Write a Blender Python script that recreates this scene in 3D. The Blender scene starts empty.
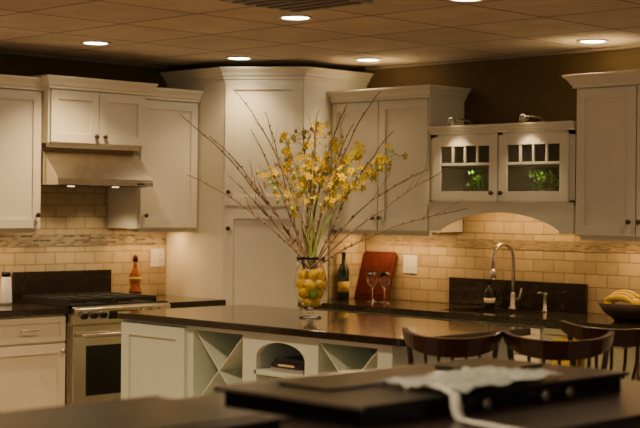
import bpy, bmesh, math, random
from mathutils import Vector, Matrix
random.seed(7)
S=math.sqrt(0.5)
COL=bpy.context.scene.collection
# ---------------------------------------------------------------- materials
def lin(c): return tuple(c)+(1.0,)
def mat(name,color,rough=0.5,metal=0.0,var=0.06,nscale=6.0,bump=0.0,bscale=80.0,trans=0.0,ior=1.45,emit=None,estr=0.0,coat=0.0,spec=None):
    m=bpy.data.materials.new(name); m.use_nodes=True
    nt=m.node_tree; p=nt.nodes['Principled BSDF']
    tc=nt.nodes.new('ShaderNodeTexCoord')
    n=nt.nodes.new('ShaderNodeTexNoise'); n.inputs['Scale'].default_value=nscale; n.inputs['Detail'].default_value=4
    nt.links.new(tc.outputs['Object'],n.inputs['Vector'])
    r=nt.nodes.new('ShaderNodeValToRGB')
    r.color_ramp.elements[0].position=0.3; r.color_ramp.elements[1].position=0.7
    r.color_ramp.elements[0].color=lin([max(0,c*(1-var)) for c in color])
    r.color_ramp.elements[1].color=lin([min(1,c*(1+var)) for c in color])
    nt.links.new(n.outputs['Fac'],r.inputs['Fac']); nt.links.new(r.outputs['Color'],p.inputs['Base Color'])
    p.inputs['Roughness'].default_value=rough; p.inputs['Metallic'].default_value=metal
    p.inputs['Transmission Weight'].default_value=trans; p.inputs['IOR'].default_value=ior
    p.inputs['Coat Weight'].default_value=coat
    if spec is not None: p.inputs['Specular IOR Level'].default_value=spec
    if emit: 
        p.inputs['Emission Color'].default_value=lin(emit); p.inputs['Emission Strength'].default_value=estr
    if bump>0:
        n2=nt.nodes.new('ShaderNodeTexNoise'); n2.inputs['Scale'].default_value=bscale
        nt.links.new(tc.outputs['Object'],n2.inputs['Vector'])
        b=nt.nodes.new('ShaderNodeBump'); b.inputs['Strength'].default_value=bump; b.inputs['Distance'].default_value=0.004
        nt.links.new(n2.outputs['Fac'],b.inputs['Height']); nt.links.new(b.outputs['Normal'],p.inputs['Normal'])
    return m
def brickmat(name,axes,bw,bh,c1,c2,mortar,msize,offset,rough,bump=0.4,noise=0.25,nscale=14,metal=0.0,shift=(0,0)):
    m=bpy.data.materials.new(name); m.use_nodes=True
    nt=m.node_tree; p=nt.nodes['Principled BSDF']
    tc=nt.nodes.new('ShaderNodeTexCoord'); sp=nt.nodes.new('ShaderNodeSeparateXYZ'); cb=nt.nodes.new('ShaderNodeCombineXYZ')
    nt.links.new(tc.outputs['Object'],sp.inputs[0])
    for i,a in enumerate(axes):
        ad=nt.nodes.new('ShaderNodeMath'); ad.operation='ADD'; ad.inputs[1].default_value=shift[i]
        nt.links.new(sp.outputs[a],ad.inputs[0]); nt.links.new(ad.outputs[0],cb.inputs[i])
    br=nt.nodes.new('ShaderNodeTexBrick'); br.offset=offset; br.squash=1.0
    nt.links.new(cb.outputs[0],br.inputs['Vector'])
    br.inputs['Scale'].default_value=1.0; br.inputs['Brick Width'].default_value=bw; br.inputs['Row Height'].default_value=bh
    br.inputs['Mortar Size'].default_value=msize; br.inputs['Mortar Smooth'].default_value=0.2
    br.inputs['Color1'].default_value=lin(c1); br.inputs['Color2'].default_value=lin(c2); br.inputs['Mortar'].default_value=lin(mortar)
    n=nt.nodes.new('ShaderNodeTexNoise'); n.inputs['Scale'].default_value=nscale; n.inputs['Detail'].default_value=5
    nt.links.new(tc.outputs['Object'],n.inputs['Vector'])
    mx=nt.nodes.new('ShaderNodeMix'); mx.data_type='RGBA'; mx.blend_type='MULTIPLY'; mx.inputs['Factor'].default_value=noise
    nt.links.new(br.outputs['Color'],mx.inputs['A'])
    rr=nt.nodes.new('ShaderNodeValToRGB'); rr.color_ramp.elements[0].position=.3; rr.color_ramp.elements[1].position=.7
    rr.color_ramp.elements[0].color=(.35,.35,.35,1)
    nt.links.new(n.outputs['Fac'],rr.inputs['Fac']); nt.links.new(rr.outputs['Color'],mx.inputs['B'])
    nt.links.new(mx.outputs['Result'],p.inputs['Base Color'])
    b=nt.nodes.new('ShaderNodeBump'); b.inputs['Strength'].default_value=bump; b.inputs['Distance'].default_value=0.004; b.invert=True
    nt.links.new(br.outputs['Fac'],b.inputs['Height']); nt.links.new(b.outputs['Normal'],p.inputs['Normal'])
    p.inputs['Roughness'].default_value=rough; p.inputs['Metallic'].default_value=metal
    return m
M_CAB=mat('cream_paint',(.78,.715,.55),.42,var=.03,nscale=3)
M_ISL=mat('sage_white_paint',(.70,.79,.69),.45,var=.03,nscale=3)
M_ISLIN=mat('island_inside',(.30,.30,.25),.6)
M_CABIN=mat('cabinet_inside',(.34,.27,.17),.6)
M_GRAN=mat('dark_granite',(.026,.019,.013),.15,var=.5,nscale=160,coat=.3)
M_STEEL=mat('brushed_steel',(.66,.60,.50),.25,metal=1,var=.08,nscale=20)
M_NICK=mat('nickel',(.55,.50,.42),.3,metal=1)
M_CHROME=mat('chrome',(.7,.68,.64),.12,metal=1)
M_KNOB=mat('dark_bronze',(.10,.075,.05),.35,metal=.8)
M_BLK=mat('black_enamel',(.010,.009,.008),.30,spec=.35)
M_IRON=mat('cast_iron',(.02,.018,.016),.6,bump=.3)
M_GLBLK=mat('black_glass',(.008,.007,.006),.10)
M_DISP=mat('display_black_top',(.010,.009,.009),.28,spec=.22)
M_WALL=mat('olive_brown_paint',(.10,.064,.020),.8,var=.08,nscale=2)
M_WHITE=mat('white_plastic',(.75,.72,.65),.4)
M_SLOT=mat('outlet_slot',(.1,.09,.08),.5)
M_WOODD=mat('dark_chair_wood',(.028,.010,.005),.28,var=.35,nscale=25,coat=.3)
M_BOARD=mat('cherry_board',(.085,.012,.006),.5,var=.25,nscale=18,spec=.25)
M_GLASS=mat('clear_glass',(1,1,1),.01,trans=1,ior=1.45,var=0)
M_GREENB=mat('green_bottle_glass',(.014,.022,.008),.08,coat=.5)
M_LEMON=mat('lemon_peel',(.95,.60,.01),.35,var=.06,nscale=30,bump=.25,bscale=200)
M_LIME=mat('lime_peel',(.25,.38,.03),.4,var=.1,nscale=30,bump=.2,bscale=200)
M_BRANCH=mat('willow_bark',(.22,.135,.075),.7,var=.3,nscale=40)
M_PETAL=mat('yellow_petal',(.66,.45,.002),.9,var=.10,nscale=30,spec=.05)
M_PETC=mat('petal_centre',(.45,.16,.01),.7)
M_STEM=mat('green_stem',(.22,.27,.04),.6)
M_BUD=mat('green_bud',(.42,.46,.03),.6)
M_LEAF=mat('leaf_green',(.12,.34,.03),.5,var=.3,nscale=40)
M_BAN=mat('banana_peel',(.80,.50,.01),.5,var=.15,nscale=20)
M_BOWL=mat('wicker_bowl',(.06,.035,.018),.6,bump=.6,bscale=90)
M_AMBER=mat('amber_oil',(.36,.09,.012),.12,var=.6,nscale=35,coat=.6)
M_LABEL=mat('paper_label',(.70,.62,.42),.6)
M_LABELY=mat('yellow_label',(.62,.42,.06),.6)
M_PAPER=mat('paper_sheet',(.72,.74,.72),.4,var=.06)
M_PLAST=mat('plastic_wrap',(.42,.48,.49),.22,var=.2,nscale=14)
M_BOOK1=mat('book_black',(.02,.02,.025),.35)
M_BOOK2=mat('book_grey',(.35,.34,.32),.5)
M_LAMP=mat('lamp_lens',(1,.9,.75),.5,emit=(1.0,.86,.64),estr=24)
M_LAMPW=mat('small_lamp_lens',(1,.9,.75),.5,emit=(1.0,.78,.45),estr=5)
M_TRIM=mat('lamp_trim',(.75,.68,.56),.5)
M_VENT=mat('vent_metal',(.30,.25,.20),.5)
M_VENTD=mat('ceiling_edge_metal',(.22,.18,.13),.5)
M_WOODB=mat('display_base_wood',(.05,.03,.02),.5,var=.2,nscale=12)
M_COUNT2=mat('display_countertop',(.026,.020,.017),.28,var=.4,nscale=90,spec=.35)
M_TOWEL=mat('yellow_cloth',(.60,.42,.02),.9,var=.1,nscale=60)
T1,T2,T3=(.60,.455,.25),(.47,.345,.18),(.30,.21,.10)
M_TILE_R=brickmat('travertine_subway_r',(0,2),.1524,.0762,T1,T2,T3,.0035,.5,.45)
M_TILE_L=brickmat('travertine_subway_l',(1,2),.1524,.0762,T1,T2,T3,.0035,.5,.45)
M_MOS_R=brickmat('mosaic_r',(0,2),.045,.014,(.50,.38,.21),(.26,.18,.09),(.38,.29,.16),.0022,.5,.25,bump=.7)
M_MOS_L=brickmat('mosaic_l',(1,2),.045,.014,(.42,.34,.22),(.10,.075,.045),(.36,.28,.17),.0022,.5,.25,bump=.7)
M_CEIL=brickmat('ceiling_tiles',(0,1),.61,.61,(.66,.57,.43),(.56,.49,.37),(.20,.16,.11),.010,0.0,.9,bump=.35,noise=.3,nscale=5,shift=(.2,.1))
M_FLOOR=brickmat('floor_planks',(0,1),1.2,.13,(.34,.21,.12),(.26,.16,.09),(.08,.05,.03),.003,.35,.35,bump=.2)
# ---------------------------------------------------------------- builder
class B:
    def __init__(s,name,M=None):
        s.name=name; s.bm=bmesh.new(); s.mats=[]; s.M=M or Matrix.Identity(4)
    def mi(s,m):
        if m not in s.mats: s.mats.append(m)
        return s.mats.index(m)
    def v(s,p): return s.bm.verts.new(s.M@Vector(p))
    def f(s,vs,m,smooth=False):
        try:
            fc=s.bm.faces.new(vs); fc.material_index=s.mi(m); fc.smooth=smooth; return fc
        except ValueError: return None
    def box(s,x0,x1,y0,y1,z0,z1,m):
        if x0>x1:x0,x1=x1,x0
        if y0>y1:y0,y1=y1,y0
        c=[(x0,y0,z0),(x1,y0,z0),(x1,y1,z0),(x0,y1,z0),(x0,y0,z1),(x1,y0,z1),(x1,y1,z1),(x0,y1,z1)]
        v=[s.v(p) for p in c]
        for q in ((0,3,2,1),(4,5,6,7),(0,1,5,4),(1,2,6,5),(2,3,7,6),(3,0,4,7)): s.f([v[i] for i in q],m)
    def prism_xz(s,poly,y0,y1,m):
        a=[s.v((x,y0,z)) for x,z in poly]; b=[s.v((x,y1,z)) for x,z in poly]
        s.f(a,m); s.f(b[::-1],m); n=len(poly)
        for i in range(n): s.f([a[i],b[i],b[(i+1)%n],a[(i+1)%n]],m)
    def prism_yz(s,poly,x0,x1,m):
        a=[s.v((x0,y,z)) for y,z in poly]; b=[s.v((x1,y,z)) for y,z in poly]
        s.f(a,m); s.f(b[::-1],m); n=len(poly)
        for i in range(n): s.f([a[i],b[i],b[(i+1)%n],a[(i+1)%n]],m)
    def prism_xy(s,poly,z0,z1,m):
        a=[s.v((x,y,z0)) for x,y in poly]; b=[s.v((x,y,z1)) for x,y in poly]
        s.f(a[::-1],m); s.f(b,m); n=len(poly)
        for i in range(n): s.f([a[i],a[(i+1)%n],b[(i+1)%n],b[i]],m)
    def lathe(s,prof,c,m,seg=24,sm=True,closed=False):
        rings=[]
        for r,z in prof:
            if r<1e-5: rings.append([s.v((c[0],c[1],c[2]+z))])
            else: rings.append([s.v((c[0]+r*math.cos(2*math.pi*i/seg),c[1]+r*math.sin(2*math.pi*i/seg),c[2]+z)) for i in range(seg)])
        pr=list(zip(rings[:-1],rings[1:]))
        if closed: pr.append((rings[-1],rings[0]))
        for A,Bq in pr:
            for i in range(seg):
                j=(i+1)%seg
                if len(A)==1 and len(Bq)==1: continue
                if len(A)==1: s.f([A[0],Bq[j],Bq[i]],m,sm)
                elif len(Bq)==1: s.f([A[i],A[j],Bq[0]],m,sm)
                else: s.f([A[i],A[j],Bq[j],Bq[i]],m,sm)
    def tube(s,pts,r,m,seg=8):
        pts=[Vector(p) for p in pts]; n=len(pts)
        rad=r if isinstance(r,(list,tuple)) else [r]*n
        t0=(pts[1]-pts[0]).normalized()
        up=Vector((0,0,1)) if abs(t0.z)<.9 else Vector((1,0,0))
        nx=t0.cross(up).normalized(); rings=[]
        for i,p in enumerate(pts):
            t=(pts[min(i+1,n-1)]-pts[max(i-1,0)]).normalized()
            nx=(nx-t*nx.dot(t)).normalized(); ny=t.cross(nx)
            rings.append([s.v(p+(nx*math.cos(2*math.pi*k/seg)+ny*math.sin(2*math.pi*k/seg))*rad[i]) for k in range(seg)])
        for A,Bq in zip(rings[:-1],rings[1:]):
            for k in range(seg):
                j=(k+1)%seg; s.f([A[k],A[j],Bq[j],Bq[k]],m,True)
        s.f(rings[0][::-1],m); s.f(rings[-1],m)
    def ball(s,c,r,m,sc=(1,1,1),rot=None,seg=12,rings=8):
        R=rot or Matrix.Identity(3); c=Vector(c); g=[]
        for a in range(rings+1):
            th=math.pi*a/rings
            if a in(0,rings): g.append([s.v(c+R@Vector((0,0,r*sc[2]*math.cos(th))))]); continue
            g.append([s.v(c+R@Vector((r*sc[0]*math.sin(th)*math.cos(2*math.pi*i/seg),r*sc[1]*math.sin(th)*math.sin(2*math.pi*i/seg),r*sc[2]*math.cos(th)))) for i in range(seg)])
        for A,Bq in zip(g[:-1],g[1:]):
            for i in range(seg):
                j=(i+1)%seg
                if len(A)==1: s.f([A[0],Bq[i],Bq[j]],m,True)
                elif len(Bq)==1: s.f([A[j],A[i],Bq[0]],m,True)
                else: s.f([A[i],Bq[i],Bq[j],A[j]],m,True)
    # kitchen parts (local: x along the wall, -y towards the room)
    def shaker(s,x0,x1,z0,z1,yf,m,rail=.055,t=.02,panel=True):
        y1=yf; y0=yf-t
        s.box(x0,x0+rail,y0,y1,z0,z1,m); s.box(x1-rail,x1,y0,y1,z0,z1,m)
        s.box(x0+rail,x1-rail,y0,y1,z0,z0+rail,m); s.box(x0+rail,x1-rail,y0,y1,z1-rail,z1,m)
        if panel: s.box(x0+rail-.002,x1-rail+.002,y0+.011,y1,z0+rail-.002,z1-rail+.002,m)
    def knob(s,x,z,y,m=None):
        m=m or M_KNOB
        s.tube([(x,y,z),(x,y-.018,z)],.006,m,8); s.ball((x,y-.024,z),.015,m,(1,.7,1),seg=10,rings=6)
    def pull(s,x0,x1,z,y,m=None):
        m=m or M_NICK
        s.tube([(x0,y,z),(x0,y-.03,z)],.005,m,6); s.tube([(x1,y,z),(x1,y-.03,z)],.005,m,6)
        s.tube([(x0-.012,y-.03,z),(x1+.012,y-.03,z)],.0065,m,8)
    def crown(s,poly,flags,z0,m,h=.075,out=.055):
        prof=[(.004,0),(.012,.0),(.012,.014),(.022,.022),(.030,.040),(.050,.060),(.055,.064),(.055,.075),(.0,.075)]
        rings=[]
        for o,dz in prof:
            pp=offset_poly(poly,[f*o*out/.055 for f in flags])
            rings.append([s.v((x,y,z0+dz*h/.075)) for x,y in pp])
        n=len(poly)
        for A,Bq in zip(rings[:-1],rings[1:]):
            for i in range(n): s.f([A[i],A[(i+1)%n],Bq[(i+1)%n],Bq[i]],m)
        s.f(rings[0][::-1],m); s.f(rings[-1],m)
    def done(s,bevel=0,recalc=True):
        if recalc: bmesh.ops.recalc_face_normals(s.bm,faces=s.bm.faces[:])
        me=bpy.data.meshes.new(s.name); s.bm.to_mesh(me); s.bm.free()
        for m in s.mats: me.materials.append(m)
        o=bpy.data.objects.new(s.name,me); COL.objects.link(o)
        if bevel:
            b=o.modifiers.new('bevel','BEVEL'); b.width=bevel; b.segments=2; b.limit_method='ANGLE'; b.angle_limit=math.radians(50)
        return o
def offset_poly(P,d):
    n=len(P); L=[]
    for i in range(n):
        a=Vector(P[i]); b=Vector(P[(i+1)%n]); t=(b-a).normalized(); nr=Vector((t.y,-t.x))
        L.append((a+nr*d[i],t))
    out=[]
    for i in range(n):
        p,t=L[i-1]; q,w=L[i]
        den=t.x*w.y-t.y*w.x
        k=((q.x-p.x)*w.y-(q.y-p.y)*w.x)/den
        out.append(tuple(p+t*k))
    return out
LW=Matrix.Rotation(math.pi/2,4,'Z')   # left wall: local x -> world y, local -y -> world +x
def rect(x0,x1,y0,y1): return [(x0,y0),(x1,y0),(x1,y1),(x0,y1)]   # CCW, edge0 = front(-y)
CEIL=2.48
# ---------------------------------------------------------------- room shell
b=B('floor'); b.box(-.1,9.5,-9.5,.1,-.05,0,M_FLOOR); b.done()
b=B('ceiling'); b.box(-.1,9.5,-9.5,.1,CEIL,CEIL+.05,M_CEIL); b.done()
b=B('wall_left'); b.box(-.1,0,-9.5,.1,0,CEIL,M_WALL); b.done()
b=B('wall_back'); b.box(0,9.5,0,.1,0,CEIL,M_WALL); b.done()
b=B('trim_1'); b.box(0.002,.03,-9.4,-.93,CEIL-.02,CEIL-.002,M_VENTD); b.done()
b=B('trim_2'); b.box(1.03,9.4,-.03,-.002,CEIL-.02,CEIL-.002,M_VENTD); b.done()
# backsplashes
b=B('backsplash_tile',LW)
b.box(-4.0,-.925,-.012,-.001,.9,1.255,M_TILE_L); b.box(-4.0,-.925,-.012,-.001,1.335,1.372,M_TILE_L)
b.box(-4.0,-.925,-.015,-.001,1.255,1.335,M_MOS_L); b.done()
b=B('hood_backsplash_tile',LW); b.box(-2.155,-1.43,-.012,-.001,1.373,1.64,M_TILE_L); b.done()
b=B('backsplash_tile')
b.box(1.035,5.2,-.012,-.001,.9,1.275,M_TILE_R); b.box(1.035,5.2,-.015,-.001,1.275,1.335,M_MOS_R)
b.box(1.035,5.2,-.012,-.001,1.335,1.372,M_TILE_R); b.done()
b=B('arch_backsplash_tile'); b.box(1.89,2.95,-.012,-.001,1.373,1.558,M_TILE_R); b.done()
b=B('side_backsplash_tile'); b.box(1.022,1.034,-.36,-.02,.916,1.37,M_TILE_L); b.done()
# ---------------------------------------------------------------- corner pantry
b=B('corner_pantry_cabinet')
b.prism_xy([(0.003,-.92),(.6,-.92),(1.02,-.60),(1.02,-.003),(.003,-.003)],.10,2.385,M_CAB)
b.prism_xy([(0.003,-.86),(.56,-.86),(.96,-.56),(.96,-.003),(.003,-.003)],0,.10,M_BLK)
b.crown([(0.003,-.92),(.6,-.92),(1.02,-.60),(1.02,-.003),(.003,-.003)],[1,1,1,0,0],2.36,M_CAB,h=.075,out=.06)
d=Vector((.42,.32,0)); w=d.length; ang=math.atan2(.32,.42)
b.M=Matrix.Translation((.6,-.92,0))@Matrix.Rotation(ang,4,'Z')
b.shaker(.012,w-.012,1.53,2.35,0,M_CAB,rail=.06); b.shaker(.012,w-.012,.13,1.505,0,M_CAB,rail=.06)
b.knob(.04,1.62,-.02); b.knob(.04,1.38,-.02)
b.done(.0015)
# ---------------------------------------------------------------- uppers left wall
def upper(name,M,x0,x1,dep,z0,z1,doors,crownflags,knobs,cm=M_CAB):
    b=B(name,M)
    b.box(x0,x1,-dep,-.002,z0,z1,cm)
    for (a,c) in doors: b.shaker(a,c,z0+.006,z1-.012,-dep,cm)
    for (kx,kz) in knobs: b.knob(kx,kz,-dep-.02)
    b.crown(rect(x0,x1,-dep-.015,-.002),crownflags,z1-.005,cm)
    b.box(x0+.02,x1-.02,-dep+.02,-dep+.05,z0-.025,z0,cm)
    return b.done(.0015)
upper('wall_cabinet',LW,-1.42,-.925,.33,1.375,2.22,[(-1.41,-.935)],[1,0,0,1],[(-1.38,1.46)])
upper('wall_cabinet',LW,-2.16,-1.425,.40,1.90,2.235,[(-2.15,-1.797),(-1.789,-1.435)],[1,1,0,1],[(-1.825,1.95),(-1.76,1.95)])
upper('wall_cabinet',LW,-3.0,-2.165,.33,1.375,2.22,[(-2.99,-2.587),(-2.578,-2.175)],[1,1,0,0],[(-2.205,1.46),(-2.96,1.46)])
upper('wall_cabinet',LW,-3.9,-3.005,.33,1.375,2.22,[(-3.89,-3.457),(-3.448,-3.015)],[1,0,0,0],[(-3.48,1.46),(-3.42,1.46)])
# right wall
upper('wall_cabinet',None,1.025,1.875,.33,1.375,2.22,[(1.035,1.446),(1.454,1.865)],[1,1,0,0],[(1.42,1.46),(1.48,1.46)])
upper('wall_cabinet',None,2.968,3.78,.33,1.375,2.22,[(2.985,3.374),(3.382,3.77)],[1,0,0,1],[(3.345,1.46),(3.41,1.46)])
upper('wall_cabinet',None,3.785,4.6,.33,1.375,2.22,[(3.795,4.19),(4.198,4.59)],[1,1,0,0],[(4.16,1.46),(4.23,1.46)])
# glass display cabinet with arched valance
b=B('glass_front_wall_cabinet')
X0,X1=1.88,2.963; ZB,ZT=1.56,1.985; D=.33
b.box(X0,X0+.018,-D,-.002,ZB,ZT,M_CAB); b.box(X1-.018,X1,-D,-.002,ZB,ZT,M_CAB)
b.box(X0,X1,-D,-.002,ZT-.018,ZT,M_CAB); b.box(X0,X1,-D,-.002,ZB,ZB+.018,M_CAB)
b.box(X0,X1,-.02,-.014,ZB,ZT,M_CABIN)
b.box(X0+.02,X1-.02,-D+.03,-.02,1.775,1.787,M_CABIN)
b.box(X0,X0+.05,-D-.001,-D+.018,ZB,ZT,M_CAB); b.box(X1-.05,X1,-D-.001,-D+.018,ZB,ZT,M_CAB)
b.box((X0+X1)/2-.02,(X0+X1)/2+.02,-D-.001,-D+.018,ZB,ZT,M_CAB)
b.box(X0,X1,-D-.001,-D+.018,ZT-.03,ZT,M_CAB); b.box(X0,X1,-D-.001,-D+.018,ZB,ZB+.02,M_CAB)
mid=(X0+X1)/2
for (a,c) in ((X0+.035,mid-.006),(mid+.006,X1-.035)):
    z0,z1=ZB+.01,ZT-.02; r=.06; yf=-D-.001; t=.02
    b.shaker(a,c,z0,z1,yf,M_CAB,rail=r,panel=False)
    gx0,gx1,gz0,gz1=a+r,c-r,z0+r,z1-r
    zb=gz0+(gz1-gz0)*.60
    b.box(gx0,gx1,yf-.017,yf-.004,zb-.008,zb+.008,M_CAB)
    for k in (1,2,3):
        xx=gx0+(gx1-gx0)*k/4; b.box(xx-.007,xx+.007,yf-.017,yf-.004,zb,gz1,M_CAB)
b.knob(mid-.035,ZB+.06,-D-.02); b.knob(mid+.035,ZB+.06,-D-.02)
pts=[(X0,1.385),(X0,ZB),(X1,ZB),(X1,1.385),(X1-.10,1.385)]
n=20
for i in range(n+1):
    u=1-i/n; xx=X0+.10+(X1-X0-.20)*u; pts.append((xx,1.40+.105*math.sin(math.pi*u)**.75))
pts.append((X0+.10,1.385))
b.prism_xz(pts,-D-.012,-D+.012,M_CAB)
b.crown(rect(X0,X1,-D-.002,-.002),[1,0,0,0],ZT-.004,M_CAB,h=.05,out=.04)
b.crown(rect(X0,X1,-D-.01,-.25),[1,0,0,0],ZB-.012,M_CAB,h=.018,out=.014)
b.done(.0012)
gl=bpy.data.materials.new('thin_pane'); gl.use_nodes=True; nt=gl.node_tree; nt.nodes.clear()
o=nt.nodes.new('ShaderNodeOutputMaterial'); tr=nt.nodes.new('ShaderNodeBsdfTransparent'); gs=nt.nodes.new('ShaderNodeBsdfGlossy'); gs.inputs['Roughness'].default_value=.03
fr=nt.nodes.new('ShaderNodeFresnel'); mx=nt.nodes.new('ShaderNodeMixShader'); tr.inputs[0].default_value=(.92,.93,.90,1); fr.inputs[0].default_value=1.3
nt.links.new(fr.outputs[0],mx.inputs[0]); nt.links.new(tr.outputs[0],mx.inputs[1]); nt.links.new(gs.outputs[0],mx.inputs[2]); nt.links.new(mx.outputs[0],o.inputs[0])
b=B('glass_panes')
for (a,c) in ((X0+.035,mid-.006),(mid+.006,X1-.035)):
    b.box(a+.061,c-.061,-D-.006,-D-.003,ZB+.07,ZT-.081,gl)
b.done()
b=B('display_glassware')
for x,m,h in ((2.05,M_GLASS,.10),(2.50,M_GLASS,.10)):
    b.lathe([(0,0),(.035,0),(.04,h*.5),(.03,h*.8),(.036,h),(0,h)],(x,-.16,ZB+.019),m,16)
b.done()
for x,wd in ((2.20,.060),(2.68,.095)):
    b=B('potted_ivy')
    b.lathe([(0,0),(.03,0),(.042,.06),(.038,.06),(0,.055)],(x,-.22,ZB+.019),M_CABIN,16)
    for k in range(150):
        c=Vector((x+random.uniform(-wd,wd),-.22+random.uniform(-.06,.05),ZB+.065+random.uniform(0,.115)))
        q=Matrix.Rotation(random.uniform(0,6.3),3,'Z')@Matrix.Rotation(random.uniform(.2,1.6),3,'X'); L=random.uniform(.018,.028)
        b.f([b.v(c+q@Vector(p)) for p in ((0,0,0),(L*.4,L*.6,.003),(0,L*1.3,0),(-L*.4,L*.6,.003))],M_LEAF)
    for k in range(6):
        b.tube([(x,-.22,ZB+.07),(x+random.uniform(-wd,wd)*.8,-.22+random.uniform(-.04,.04),ZB+.17)],.0015,M_STEM,4)
    b.done(recalc=False)
# lamps on top of the glass cabinet
for x in (2.12,2.66):
    b=B('cabinet_top_spotlight')
    zt=2.031
    b.lathe([(0,0),(.03,0),(.03,.012),(0,.012)],(x,-.22,zt),M_NICK,16)
    b.tube([(x,-.22,zt+.01),(x,-.25,zt+.035),(x,-.34,zt+.04),(x,-.41,zt+.03)],.006,M_NICK,8)
    b.M=Matrix.Translation((x,-.42,zt+.02))@Matrix.Rotation(math.radians(25),4,'X')
    b.lathe([(.012,.025),(.02,.018),(.030,-.01),(.028,-.01),(.0,-.006)],(0,0,0),M_NICK,16)
    b.lathe([(0,-.0115),(.026,-.0115),(.026,-.0085),(0,-.0085)],(0,0,0),M_LAMPW,12)
    b.done()
# ---------------------------------------------------------------- range hood
b=B('range_hood',LW)
xa,xb=-2.155,-1.43
prof=[(-.014,1.895),(-.30,1.895),(-.50,1.685),(-.50,1.645),(-.014,1.645)]
b.prism_yz(prof,xa,xb,M_STEEL)
b.box(xa-.001,xb+.001,-.505,-.014,1.645,1.672,M_STEEL)
b.box(xa+.03,xb-.03,-.47,-.05,1.640,1.646,M_SLOT)
b.box(-1.56,-1.50,-.507,-.504,1.653,1.664,M_BLK)
b.lathe([(0,0),(.022,0),(.022,.004),(0,.004)],(-1.62,-.36,1.637),M_LAMPW,12); b.lathe([(0,0),(.022,0),(.022,.004),(0,.004)],(-1.96,-.36,1.637),M_LAMPW,12)
b.done(.003)
# ---------------------------------------------------------------- range
b=B('kitchen_range',LW)
x0,x1=-2.155,-1.425
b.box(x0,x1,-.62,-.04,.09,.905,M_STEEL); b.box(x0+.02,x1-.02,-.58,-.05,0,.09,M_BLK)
b.box(x0,x1,-.66,-.04,.905,.925,M_BLK)
# control panel
b.prism_yz([(-.60,.925),(-.645,.925),(-.685,.905),(-.675,.815),(-.60,.815)],x0,x1,M_STEEL)
b.box(-1.90,-1.68,-.684,-.674,.835,.885,M_GLBLK)
for k in (-2.09,-2.02,-1.95,-1.63,-1.56,-1.49):
    b.tube([(k,-.675,.86),(k,-.712,.862)],[.022,.018],M_BLK,14); b.tube([(k,-.674,.86),(k,-.684,.86)],.027,M_CHROME,14)
# oven door
b.box(x0+.008,x1-.008,-.665,-.62,.28,.80,M_STEEL)
b.box(x0+.10,x1-.10,-.669,-.66,.38,.68,M_GLBLK)
b.tube([(x0+.06,-.665,.745),(x0+.06,-.715,.745)],.009,M_STEEL,8); b.tube([(x1-.06,-.665,.745),(x1-.06,-.715,.745)],.009,M_STEEL,8)
b.tube([(x0+.035,-.715,.745),(x1-.035,-.715,.745)],.013,M_STEEL,12)
b.box(x0+.008,x1-.008,-.66,-.62,.10,.265,M_STEEL)
# grates & burners
for cx in (x0+.19,x1-.19):
    for cy in (-.20,-.46):
        b.lathe([(0,0),(.05,0),(.05,.012),(.03,.02),(0,.02)],(cx,cy,.925),M_IRON,16)
        for dx,dy in ((.14,0),(0,.11)):
            b.box(cx-(dx or .006),cx+(dx or .006),cy-(dy or .006),cy+(dy or .006),.945,.958,M_IRON)
        for sx in (-.15,.15): b.box(cx+sx-.006,cx+sx+.006,cy-.125,cy+.125,.925,.958,M_IRON)
        for sy in (-.12,.12): b.box(cx-.15,cx+.15,cy+sy-.006,cy+sy+.006,.94,.958,M_IRON)
b.done(.002)
b=B('range_back_riser',LW); b.box(-2.155,-1.40,-.035,-.014,.916,1.10,M_GRAN); b.done(.002)
# ---------------------------------------------------------------- base cabinets left
def basecab(name,M,x0,x1,units,sink=False):
    b=B(name,M)
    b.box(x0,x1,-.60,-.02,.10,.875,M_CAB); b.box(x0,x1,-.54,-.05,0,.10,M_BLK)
    for a,c,kr in units:
        b.shaker(a+.008,c-.008,.715,.862,-.60,M_CAB,rail=.035); b.shaker(a+.008,c-.008,.12,.700,-.60,M_CAB)
        m=(a+c)/2; b.pull(m-.05,m+.05,.79,-.62); b.knob(c-.04 if kr else a+.04,.655,-.62,M_NICK)
    return b.done(.0015)
basecab('base_cabinet',LW,-2.70,-2.165,[(-2.70,-2.165,True)])
basecab('base_cabinet',LW,-3.90,-2.705,[(-3.3,-2.705,False),(-3.9,-3.3,True)])
basecab('base_cabinet',LW,-1.42,-.925,[(-1.42,-.925,True)])
basecab('base_cabinet',None,1.025,2.05,[(1.025,1.54,True),(1.54,2.05,False)])
basecab('base_cabinet',None,2.055,2.95,[(2.055,2.50,True),(2.50,2.95,False)])
basecab('base_cabinet',None,3.58,5.2,[(3.58,4.1,True),(4.1,4.65,False),(4.65,5.2,True)])
b=B('dishwasher'); b.box(2.957,3.573,-.60,-.03,.10,.872,M_STEEL); b.box(2.965,3.565,-.625,-.60,.12,.828,M_STEEL); b.box(2.965,3.565,-.628,-.60,.834,.868,M_STEEL)
b.box(3.15,3.38,-.630,-.627,.84,.862,M_GLBLK); b.tube([(3.02,-.66,.80),(3.51,-.66,.80)],.011,M_STEEL,10)
for x in (3.04,3.49): b.tube([(x,-.62,.80),(x,-.66,.80)],.007,M_STEEL,8)
b.box(2.965,3.565,-.54,-.05,0,.10,M_BLK); b.done(.002)
b=B('dish_towel')
b.box(3.07,3.21,-.678,-.673,.58,.812,M_TOWEL); b.box(3.07,3.21,-.678,-.645,.812,.817,M_TOWEL); b.box(3.07,3.21,-.648,-.643,.62,.812,M_TOWEL); b.done(.001)
b=B('countertop_left',LW); b.box(-3.92,-2.162,-.64,-.014,.876,.914,M_GRAN); b.done(.004)
b=B('countertop_corner',LW); b.box(-1.418,-.925,-.64,-.014,.876,.914,M_GRAN); b.done(.004)
b=B('countertop_right'); 
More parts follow.
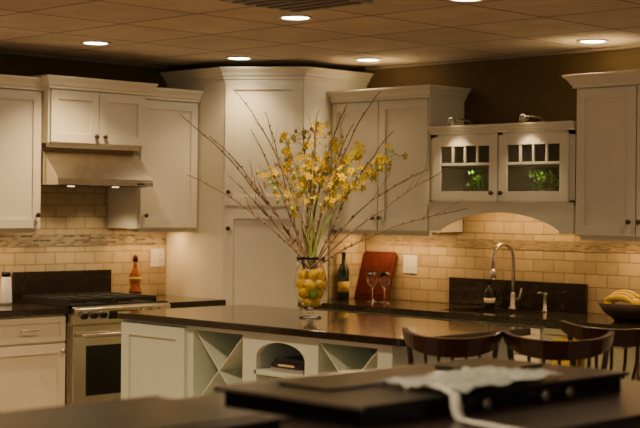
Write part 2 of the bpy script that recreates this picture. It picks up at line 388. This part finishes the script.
b.box(1.025,2.12,-.64,-.014,.876,.914,M_GRAN); b.box(2.12,2.66,-.64,-.52,.876,.914,M_GRAN); b.box(2.12,2.66,-.17,-.014,.876,.914,M_GRAN); b.box(2.66,5.2,-.64,-.014,.876,.914,M_GRAN)
b.done()
b=B('sink_basin'); b.box(2.125,2.655,-.515,-.175,.8765,.880,M_STEEL); b.done()
b=B('sink_back_riser'); b.box(1.79,2.84,-.035,-.014,.916,1.085,M_GRAN); b.done(.002)
# ---------------------------------------------------------------- island
IX0,IX1,IY0,IY1=1.07,3.29,-2.16,-1.14
b=B('island_countertop')
pts=[]
def rc(cx,cy,r,a0,a1,n=6): return [(cx+r*math.cos(math.radians(a0+(a1-a0)*i/n)),cy+r*math.sin(math.radians(a0+(a1-a0)*i/n))) for i in range(n+1)]
r=.05
pts=rc(IX0+r,IY0+r,r,180,270)+rc(IX1-r,IY0+r,r,270,360)+rc(IX1-r,IY1-r,r,0,90)+rc(IX0+r,IY1-r,r,90,180)
b.prism_xy(pts,.876,.914,M_GRAN); b.done(.005)
b=B('kitchen_island')
bx0,bx1,fy,by=1.10,3.19,-2.12,-1.18
m=M_ISL
b.box(bx0,bx1,-1.78,by,.10,.875,m)            # rear body
b.box(bx0+.05,bx1-.05,-2.05,by+.05,0,.10,M_BLK)
b.box(bx0,1.70,fy,-1.78,.10,.875,m)           # left closed section
b.shaker(bx0+.02,1.68,.13,.86,fy,m,rail=.07)
b.box(1.70,bx1,fy,-1.78,.10,.44,m)            # below the cubbies
for a,c in ((1.72,2.17),(2.20,2.67),(2.70,3.17)): b.shaker(a,c,.13,.42,fy,m,rail=.05)
b.box(1.70,bx1,fy,-1.78,.852,.875,m)
for a,c in ((1.70,1.735),(2.135,2.225),(2.615,2.695),(3.095,3.19)): b.box(a,c,fy,-1.78,.44,.852,m)
def xcub(a,c,z0,z1):
    t=.011
    dx,dz=c-a,z1-z0; L=math.hypot(dx,dz); nx,nz=-dz/L*t,dx/L*t
    b.prism_xz([(a+nx+t,z0+nz),(a-nx,z0-nz+t),(c-nx-t,z1-nz),(c+nx,z1+nz-t)],fy+.012,-1.79,m)
    b.prism_xz([(a+nx+t,z1-nz),(a-nx,z1+nz-t),(c-nx-t,z0+nz),(c+nx,z0-nz+t)],fy+.0125,-1.79,m)
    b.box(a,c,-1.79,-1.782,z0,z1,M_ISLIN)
xcub(1.735,2.135,.44,.852); xcub(2.695,3.095,.44,.852)
# arched nook
a,c=2.225,2.615
pp=[(a,.852),(a,.745)]
for i in range(17):
    th=math.pi*(1-i/16); pp.append(((a+c)/2+(c-a)/2*.92*math.cos(th),.745+.085*math.sin(th)))
pp+=[(c,.745),(c,.852)]
b.prism_xz(pp,fy,fy+.03,m)
b.box(a,a+.016,fy,fy+.03,.44,.745,m); b.box(c-.016,c,fy,fy+.03,.44,.745,m)
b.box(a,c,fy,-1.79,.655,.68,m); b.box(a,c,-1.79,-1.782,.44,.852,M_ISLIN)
b.done(.0015)
b=B('stacked_books')
b.box(2.34,2.58,-2.11,-1.89,.6805,.703,M_BOOK2); b.box(2.35,2.585,-2.115,-1.90,.7035,.728,M_BOOK1); b.box(2.36,2.58,-2.105,-1.90,.7285,.748,M_BOOK1)
b.box(2.40,2.52,-2.1165,-2.114,.710,.721,M_LABEL); b.done(.001)
b=B('wine_bottle_lying')
b.M=Matrix.Translation((1.935,-1.80,.480))@Matrix.Rotation(math.radians(90),4,'X')
b.lathe([(0,0),(.037,0),(.038,.01),(.038,.13),(.014,.18),(.014,.23),(0,.23)],(0,0,0),M_GREENB,16)
b.done()
# ---------------------------------------------------------------- vase, lemons, branches, orchids
VX,VY,VZ=2.10,-1.59,.9145
b=B('glass_vase')
prof=[(0,0),(.062,0),(.062,.006),(.030,.014),(.014,.026),(.013,.036),(.030,.046),(.060,.075),(.086,.13),(.096,.19),(.090,.245),(.074,.29),(.074,.31),(.084,.335),
 (.081,.335),(.071,.31),(.071,.29),(.087,.245),(.093,.19),(.083,.13),(.057,.080),(.028,.052),(0,.049)]
b.lathe(prof,(VX,VY,VZ),M_GLASS,40); b.done()
b=B('lemons_and_limes')
def lemon(c,lime=False):
    rot=Matrix.Rotation(random.uniform(0,6.3),3,'Z')@Matrix.Rotation(random.uniform(.3,1.5),3,'X')
    mm=M_LIME if lime else M_LEMON
    b.ball(c,.0275,mm,(1,1,1.22),rot,14,10)
    b.ball(Vector(c)+rot@Vector((0,0,.034)),.006,mm,(1,1,.9),rot,8,5)
for zz,n,rr,ph in ((.090,3,.028,.3),(.138,5,.050,.8),(.190,6,.058,.2),(.240,5,.052,.7)):
    for k in range(n):
        an=ph+2*math.pi*k/n
        lemon((VX+rr*math.cos(an),VY+rr*math.sin(an),VZ+zz+random.uniform(-.004,.004)),lime=((zz==.138 and k==4) or (zz==.24 and k in(2,)) ))
b.done()
Rv=Vector((S,S,0)); Fv=Vector((-S,S,0)); V0=Vector((VX,VY,VZ))
def VP(px,py,d): # metres to the right / up from vase foot, depth offset
    return V0+Rv*((px-311)/181.)+Vector((0,0,(318-py)/181.))+Fv*d
b=B('willow_branches')
def branch(end,r0=.0058,start=None,bow=.25,twigs=3,wig=.014):
    p0=start or (V0+Vector((random.uniform(-.035,.035),random.uniform(-.035,.035),.27)))
    d=end-p0
    ctrl=p0+Vector((d.x*(.5-bow),d.y*(.5-bow),d.z*(.5+bow*.6)))
    N=18; pts=[]; off=Vector((0,0,0))
    for i in range(N+1):
        t=i/N; p=p0*(1-t)**2+ctrl*2*t*(1-t)+end*t*t
        off+=Vector((random.uniform(-1,1),random.uniform(-1,1),random.uniform(-1,1)))*wig*.5; off*=.75
        pts.append(p+off*min(1,3*t))
    rad=[r0*(1-.65*i/N) for i in range(N+1)]
    b.tube(pts,rad,M_BRANCH,6)
    for i in range(3,N,1):
        if random.random()<.6: b.ball(pts[i]+Vector((random.uniform(-.005,.005),0,.003)),rad[i]*1.9,M_BRANCH,(1,1,1.4),None,6,4)
    for _ in range(twigs):
        i=random.randint(7,N-3); dirv=(pts[i+1]-pts[i]).normalized()
        side=(Rv*random.choice((-1,1))*random.uniform(.3,.8)+Fv*random.uniform(-.4,.4)+Vector((0,0,random.uniform(.1,.7))))
        e=pts[i]+(dirv+side*.7).normalized()*random.uniform(.08,.2)
        q=[pts[i].lerp(e,k/5)+Vector((random.uniform(-1,1),random.uniform(-1,1),random.uniform(-1,1)))*.004*(k>0) for k in range(6)]
        b.tube(q,[rad[i]*.6*(1-.12*k) for k in range(6)],M_BRANCH,5)
for e in ((178,114,.1),(188,178,-.1),(207,136,.2),(233,92,-.1),(247,128,.3),(225,175,.2),(262,112,.0),(345,104,.1),(378,92,-.1),(395,128,.2),(428,168,.0),(444,166,-.25),(464,206,-.1),(352,120,.35),(318,112,-.2),(300,125,.25)):
    branch(VP(*e),bow=random.uniform(.05,.25))
b.done()
b=B('yellow_orchids')
def floret(c,size,nrm):
    q=nrm.to_track_quat('Z','Y').to_matrix()@Matrix.Rotation(random.uniform(0,6.28),3,'Z')
    for k in range(5):
        a=2*math.pi*k/5; ca,sa=math.cos(a),math.sin(a); w=.46*size
        P=[(0,0,0),(size*.55,-w*.6,size*.18),(size,0,size*.12),(size*.55,w*.6,size*.18)]
        vs=[b.v(c+q@Vector((x*ca-y*sa,x*sa+y*ca,z))) for x,y,z in P]
        b.f(vs,M_PETAL)
    b.ball(c+q@Vector((0,0,size*.12)),size*.14,M_PETC,(1,1,1),None,6,4)
stems=[((283,138,.05),32),((264,176,-.05),28),((276,156,.1),22),((300,130,.2),26),((316,124,-.15),34),((336,138,.1),28),((360,150,.0),32),((394,154,-.1),32),((350,172,-.2),24),((322,160,.0),30),((380,168,.1),28),((303,165,-.1),22),((345,158,.15),24)]
for e,nf in stems:
    end=VP(*e); p0=V0+Vector((random.uniform(-.03,.03),random.uniform(-.03,.03),.28)); d=end-p0
    ctrl=p0+Vector((d.x*.2,d.y*.2,d.z*.65)); N=14; pts=[]
    for i in range(N+1):
        t=i/N; pts.append(p0*(1-t)**2+ctrl*2*t*(1-t)+end*t*t)
    b.tube(pts,[.0036*(1-.5*i/N) for i in range(N+1)],M_STEM,6)
    for k in range(nf):
        t=1-.50*random.random()**1.3; i=t*N; i0=min(int(i),N-1); p=pts[i0].lerp(pts[i0+1],i-i0)
        dv=Vector((random.uniform(-1,1),random.uniform(-1,1),random.uniform(-.6,1))).normalized()
        c=p+dv*random.uniform(.02,.06)
        b.tube([p,c],.0013,M_STEM,4)
        if random.random()<.2: b.ball(c,.009,M_BUD,(1,1,1.5),None,6,5)
        else:
            nr=(dv+Vector((.5,-.5,.1))).normalized(); floret(c,random.uniform(.018,.027),nr)
b.done(recalc=False)
# ---------------------------------------------------------------- counter objects
b=B('wine_bottle')
b.lathe([(0,0),(.036,0),(.038,.006),(.038,.19),(.030,.215),(.014,.245),(.0135,.30),(.015,.302),(.015,.315),(0,.315)],(1.085,-.28,.9145),M_GREENB,20)
b.lathe([(.0385,.05),(.0388,.05),(.0388,.12),(.0385,.12)],(1.085,-.28,.9145),M_LABELY,20); b.done()
b=B('cutting_board')
b.M=Matrix.Translation((0,-.13,.916))@Matrix.Rotation(math.radians(-16),4,'X')
b.prism_xz([(1.04,0),(1.34,0),(1.34,.30),(1.32,.33),(1.06,.33),(1.04,.30)],0,.02,M_BOARD)
b.box(1.07,1.31,-.004,0,.03,.30,M_BOARD); b.done(.004)
for x in (1.366,1.475):
    b=B('wine_glass')
    b.lathe([(0,0),(.034,0),(.033,.003),(.006,.008),(.004,.02),(.004,.085),(.015,.095),(.032,.12),(.036,.145),(.030,.195),(.029,.195),(.0345,.145),(.030,.121),(.013,.098),(0,.094)],(x,-.30,.9145),M_GLASS,24); b.done()
b=B('kitchen_faucet')
fx,fy_,fz=2.363,-.11,.9145
b.lathe([(0,0),(.03,0),(.03,.008),(.018,.015),(.016,.09),(.013,.1),(0,.1)],(fx,fy_,fz),M_NICK,18)
pts=[(fx,fy_,fz+.08),(fx,fy_,fz+.30)]
for i in range(1,13):
    th=math.pi*i/12; pts.append((fx,fy_-.10+.10*math.cos(th),fz+.30+.10*math.sin(th)))
pts.append((fx,fy_-.20,fz+.24)); b.tube(pts,.011,M_NICK,12)
b.tube([(fx,fy_-.20,fz+.25),(fx,fy_-.20,fz+.19)],[.014,.017],M_NICK,12)
b.tube([(fx+.012,fy_,fz+.06),(fx+.05,fy_,fz+.065),(fx+.065,fy_-.005,fz+.13)],[.008,.008,.006],M_NICK,8); b.done()
b=B('soap_dispenser')
b.lathe([(0,0),(.02,0),(.02,.006),(.012,.012),(.010,.09),(.014,.095),(.014,.11),(0,.115)],(2.61,-.12,.9145),M_NICK,14)
b.tube([(2.61,-.12,1.02),(2.61,-.19,1.03)],.006,M_NICK,8); b.done()
b=B('soap_bottle')
b.lathe([(0,0),(.032,0),(.034,.006),(.034,.095),(.022,.115),(.011,.122),(.011,.14),(0,.14)],(2.19,-.12,.9145),M_BLK,16)
b.tube([(2.19,-.12,1.05),(2.19,-.12,1.085),(2.19,-.155,1.083)],.005,M_BLK,8)
b.lathe([(.0345,.03),(.0347,.03),(.0347,.06),(.0345,.06)],(2.19,-.12,.9145),M_LABEL,16); b.done()
b=B('oil_bottle')
OB=(.16,-1.30,.9145)
b.lathe([(0,0),(.036,0),(.043,.01),(.040,.05),(.031,.08),(.039,.11),(.037,.15),(.020,.19),(.013,.21),(.013,.25),(0,.25)],OB,M_AMBER,20)
b.lathe([(.0135,.238),(.016,.24),(.018,.262),(.012,.28),(0,.285)],OB,M_BOARD,12)
b.lathe([(.0415,.030),(.0425,.030),(.0418,.045),(.0408,.045)],OB,M_BOARD,20); b.lathe([(.0395,.118),(.0402,.118),(.0396,.138),(.0388,.138)],OB,M_LABELY,20); b.done()
b=B('fruit_bowl'); FX,FY=3.34,-.36
b.lathe([(0,0),(.07,0),(.08,.012),(.13,.05),(.165,.10),(.158,.10),(.125,.056),(.07,.02),(0,.018)],(FX,FY,.9145),M_BOWL,28); b.done()
b=B('bananas_and_lemons')
for k in range(5):
    pts=[];rad=[]
    for i in range(11):
        t=i/10; th=-1.0+2.0*t
        pts.append((FX-.02+.11*math.sin(th)*1.0, FY-.06+.03*k, .9145+.075+.055*math.cos(th)+.012*(2-abs(k-2)))); rad.append(.019*(math.sin(math.pi*min(max(t,.06),.94))**.45))
    b.tube(pts,rad,M_BAN,10)
lemon((FX+.09,FY-.06,1.02)); lemon((FX-.09,FY-.04,1.015)); b.done()
def outlet(name,M,x,z):
    b=B(name,M); b.box(x-.06,x+.06,-.018,-.0125,z-.06,z+.06,M_WHITE)
    for dx in (-.028,.028):
        b.box(x+dx-.017,x+dx+.017,-.020,-.017,z-.035,z+.035,M_WHITE)
        for dz in (-.018,.018):
            b.box(x+dx-.007,x+dx-.004,-.0205,-.0195,z+dz-.006,z+dz+.006,M_SLOT); b.box(x+dx+.004,x+dx+.007,-.0205,-.0195,z+dz-.006,z+dz+.006,M_SLOT)
    b.done(.001)
outlet('power_outlet',LW,-1.0,1.17); outlet('power_outlet',None,1.44,1.155)
b=B('pillar_candle'); b.lathe([(0,0),(.035,0),(.037,.02),(.03,.16),(.025,.17),(0,.17)],(.22,-2.33,.9145),M_WHITE,16); b.lathe([(0,.171),(.028,.171),(.028,.20),(0,.20)],(.22,-2.33,.9145),M_BLK,16); b.done()
# under-cabinet light bars
def lightbar(M,x0,x1,y,z,power):
    b=B('under_cabinet_light',M); b.box(x0,x1,y-.02,y+.02,z-.012,z,M_TRIM); b.done()
    ld=bpy.data.lights.new('under_cabinet_glow','AREA'); ld.shape='RECTANGLE'; ld.size=(x1-x0); ld.size_y=.03; ld.energy=power; ld.color=(1,.60,.24)
    o=bpy.data.objects.new('under_cabinet_glow',ld); COL.objects.link(o)
    o.matrix_world=(M or Matrix.Identity(4))@Matrix.Translation(((x0+x1)/2,y,z-.014))
K=1.75
lightbar(LW,-1.36,-.98,-.16,1.374,1.3*K); lightbar(LW,-2.9,-2.25,-.16,1.374,2.0*K)
lightbar(None,1.10,1.80,-.16,1.374,2.3*K); lightbar(None,3.05,3.70,-.16,1.374,1.6*K); lightbar(None,2.05,2.80,-.16,1.559,2.0*K)
# ---------------------------------------------------------------- stools
def stool(x,y,ang,sc=1.0):
    b=B('counter_stool',Matrix.Translation((x,y,0))@Matrix.Rotation(ang,4,'Z')@Matrix.Diagonal((sc,sc,1,1)))
    m=M_WOODD
    # seat (faces local +y)
    b.lathe([(0,.600),(.17,.600),(.205,.612),(.212,.630),(.20,.644),(.12,.636),(0,.630)],(0,0,0),m,28)
    for sx in (-1,1):
        for sy in (-1,1):
            b.tube([(sx*.13,sy*.13,.605),(sx*.19,sy*.19,0.0)],[.020,.014],m,8)
    for (p,q) in (((-.165,-.165),(.165,-.165)),((.165,-.165),(.165,.165)),((.165,.165),(-.165,.165)),((-.165,.165),(-.165,-.165))):
        b.tube([(p[0],p[1],.24),(q[0],q[1],.24)],.010,m,8)
    # curved top rail
    N=20; rings=[]
    for i in range(N+1):
        t=-1+2*i/N; th=math.radians(-90+t*82); R=.245
        z1=.965+.030*abs(t)**2.2; h=.085-.035*abs(t)**2; tk=.016
        r0=R-tk; r1=R+tk
        rings.append([b.v((r0*math.cos(th),r0*math.sin(th),z1-h)),b.v((r1*math.cos(th),r1*math.sin(th),z1-h)),b.v(((r1+.012)*math.cos(th),(r1+.012)*math.sin(th),z1)),b.v(((r0+.012)*math.cos(th),(r0+.012)*math.sin(th),z1))])
    for A,C in zip(rings[:-1],rings[1:]):
        for k in range(4): b.f([A[k],A[(k+1)%4],C[(k+1)%4],C[k]],m,False)
    b.f(rings[0],m); b.f(rings[-1][::-1],m)
    for deg,w in ((-160,.018),(-20,.018)):
        a=math.radians(deg); b.tube([(.185*math.cos(a),.185*math.sin(a),.62),(.225*math.cos(a),.225*math.sin(a),.80),(.245*math.cos(a),.245*math.sin(a),.94)],[w,w*.85,w*.8],m,8)
    for deg in (-125,-107,-90,-73,-55):
        a=math.radians(deg); b.tube([(.18*math.cos(a),.18*math.sin(a),.63),(.235*math.cos(a),.235*math.sin(a),.80),(.245*math.cos(a),.245*math.sin(a),.91)],.010,m,6)
    b.done(.004)
stool(3.64,-2.22,math.radians(40),.84); stool(4.00,-1.93,math.radians(38),.92); stool(3.78,-1.24,math.radians(60),.95)
# ---------------------------------------------------------------- foreground display counter
b=B('display_counter')
b.box(4.20,5.30,-6.4,-2.66,.0,.86,M_WOODB); b.box(4.15,5.35,-6.45,-2.62,.86,.90,M_COUNT2)
b.done(.003)
b=B('display_cooktop')
b.box(4.42,5.00,-4.25,-2.95,.9005,.955,M_BLK); b.box(4.40,5.02,-4.27,-2.93,.955,.968,M_DISP)
b.box(4.395,4.405,-4.275,-2.925,.950,.970,M_STEEL); b.box(4.395,5.025,-4.275,-4.268,.958,.970,M_STEEL)
for y in (-3.85,-3.72,-3.42,-3.29): b.tube([(5.0,y,.928),(5.03,y,.928)],.016,M_STEEL,12)
b.box(4.50,4.72,-4.10,-3.75,.9682,.976,M_BLK); b.box(4.50,4.72,-3.35,-3.02,.9682,.976,M_BLK)
b.done(.002)
b=B('display_griddle')
b.box(4.30,4.85,-5.25,-4.42,.9005,.925,M_BLK); b.box(4.28,4.87,-5.27,-4.40,.925,.936,M_BLK); b.box(4.33,4.82,-5.22,-4.45,.936,.941,M_DISP)
b.box(4.28,4.288,-5.27,-4.40,.927,.939,M_STEEL)
b.done(.002)
def sheet(name,cx,cy,w,d,z,ang,amp,m,n=14):
    b=B(name,Matrix.Translation((cx,cy,z))@Matrix.Rotation(ang,4,'Z')); g=[]
    for i in range(n+1):
        g.append([b.v(((i/n-.5)*w,(j/n-.5)*d,amp*(abs(math.sin(i*1.3+j*.7))*.6+abs(math.sin(j*1.9-i*.6))*.4)*random.uniform(.6,1))) for j in range(n+1)])
    for i in range(n):
        for j in range(n): b.f([g[i][j],g[i+1][j],g[i+1][j+1],g[i][j+1]],m,True)
    o=b.done(); md=o.modifiers.new('th','SOLIDIFY'); md.thickness=.001; return o
sheet('plastic_wrap_sheet',4.86,-3.58,.30,.62,.970,.1,.026,M_PLAST)
sheet('paper_sheet',5.05,-4.95,.22,.30,.9025,.3,.003,M_PAPER)
b=B('white_strap')
pts=[(4.93,-3.86,.99),(5.00,-3.88,.985),(5.04,-3.89,.975),(5.055,-3.90,.93),(5.07,-3.90,.905),(5.20,-3.93,.906),(5.33,-3.95,.906),(5.365,-3.95,.88),(5.37,-3.95,.70)]
g=[]
for p in pts: g.append((b.v((p[0],p[1]-.022,p[2])),b.v((p[0],p[1]+.022,p[2]))))
for A,C in zip(g[:-1],g[1:]): b.f([A[0],A[1],C[1],C[0]],M_PAPER,True)
o=b.done(); md=o.modifiers.new('th','SOLIDIFY'); md.thickness=.003
# ---------------------------------------------------------------- ceiling fixtures & lights
def downlight(x,y,power,ang=120):
    b=B('recessed_downlight')
    b.lathe([(.062,-.004),(.088,-.010),(.092,-.002),(.062,-.002)],(x,y,CEIL),M_TRIM,28,closed=True)
    b.lathe([(0,-.006),(.068,-.006),(.068,-.003),(0,-.003)],(x,y,CEIL),M_LAMP,24); b.done()
    ld=bpy.data.lights.new('downlight_lamp','SPOT'); ld.energy=power*3.0; ld.color=(1,.70,.39); ld.spot_size=math.radians(ang); ld.spot_blend=.8; ld.shadow_soft_size=.06
    o=bpy.data.objects.new('downlight_lamp',ld); COL.objects.link(o); o.location=(x,y,CEIL-.03)
for x,y,p in ((2.53,-2.14,46),(.82,-2.12,28),(.83,-1.0,9),(1.40,-.40,9),(3.08,-.34,9),(3.6,-2.1,32),(.85,-3.4,30),(2.5,-3.6,55),(4.3,-3.5,22),(4.4,-.9,24),(5.6,-2.2,28),(3.6,-5.0,50),(5.6,-5.0,38)):  # the later ones are out of view, added to light island front and foreground
    downlight(x,y,p)
b=B('ceiling_air_vent')
vx,vy=2.97,-2.56
b.box(vx-.25,vx+.25,vy-.25,vy+.25,CEIL-.012,CEIL-.001,M_VENT)
for k in range(6): b.box(vx-.22,vx+.22,vy-.2+k*.075,vy-.17+k*.075,CEIL-.018,CEIL-.012,M_SLOT)
b.done()
def spot(loc,tgt,power,ang,col=(1,.75,.45),size=.02,blend=.7):
    ld=bpy.data.lights.new('accent_lamp','SPOT'); ld.energy=power; ld.color=col; ld.spot_size=math.radians(ang); ld.spot_blend=blend; ld.shadow_soft_size=size
    o=bpy.data.objects.new('accent_lamp',ld); COL.objects.link(o); o.location=loc
    o.rotation_euler=(Vector(tgt)-Vector(loc)).to_track_quat('-Z','Y').to_euler()
for x in (2.12,2.66): spot((x,-.44,2.03),(x,-.36,1.6),6,95)
for x in (2.16,2.66): spot((x,-.27,1.772),(x,-.22,1.6),1.0,150)  # added lamps without a fixture, brightening the inside of the glass cabinet
for y in (-1.62,-1.96): spot((.36,y,1.625),(.15,y,1.0),9,100)
w=bpy.data.worlds.new('world'); bpy.context.scene.world=w; w.use_nodes=True
w.node_tree.nodes['Background'].inputs[0].default_value=(1.0,.90,.73,1); w.node_tree.nodes['Background'].inputs[1].default_value=.44
# ---------------------------------------------------------------- camera
cam=bpy.data.cameras.new('camera'); co=bpy.data.objects.new('camera',cam); COL.objects.link(co)
cam.sensor_width=22.3; cam.lens=22.3*1450/640
F=Vector((-S,S,0)); R=Vector((S,S,0)); U=Vector((0,0,1))
pit=6/1450.; F2=(F*math.cos(pit)-U*math.sin(pit)).normalized(); U2=(U*math.cos(pit)+F*math.sin(pit)).normalized()
rol=.010; R3=R*math.cos(rol)+U2*math.sin(rol); U3=U2*math.cos(rol)-R*math.sin(rol)
mt=Matrix.Identity(4)
for i in range(3): mt[i][0]=R3[i]; mt[i][1]=U3[i]; mt[i][2]=-F2[i]
mt[0][3],mt[1][3],mt[2][3]=7.784,-7.206,1.52
co.matrix_world=mt
cam.dof.use_dof=True; cam.dof.focus_distance=8.0; cam.dof.aperture_fstop=1.3
bpy.context.scene.camera=co
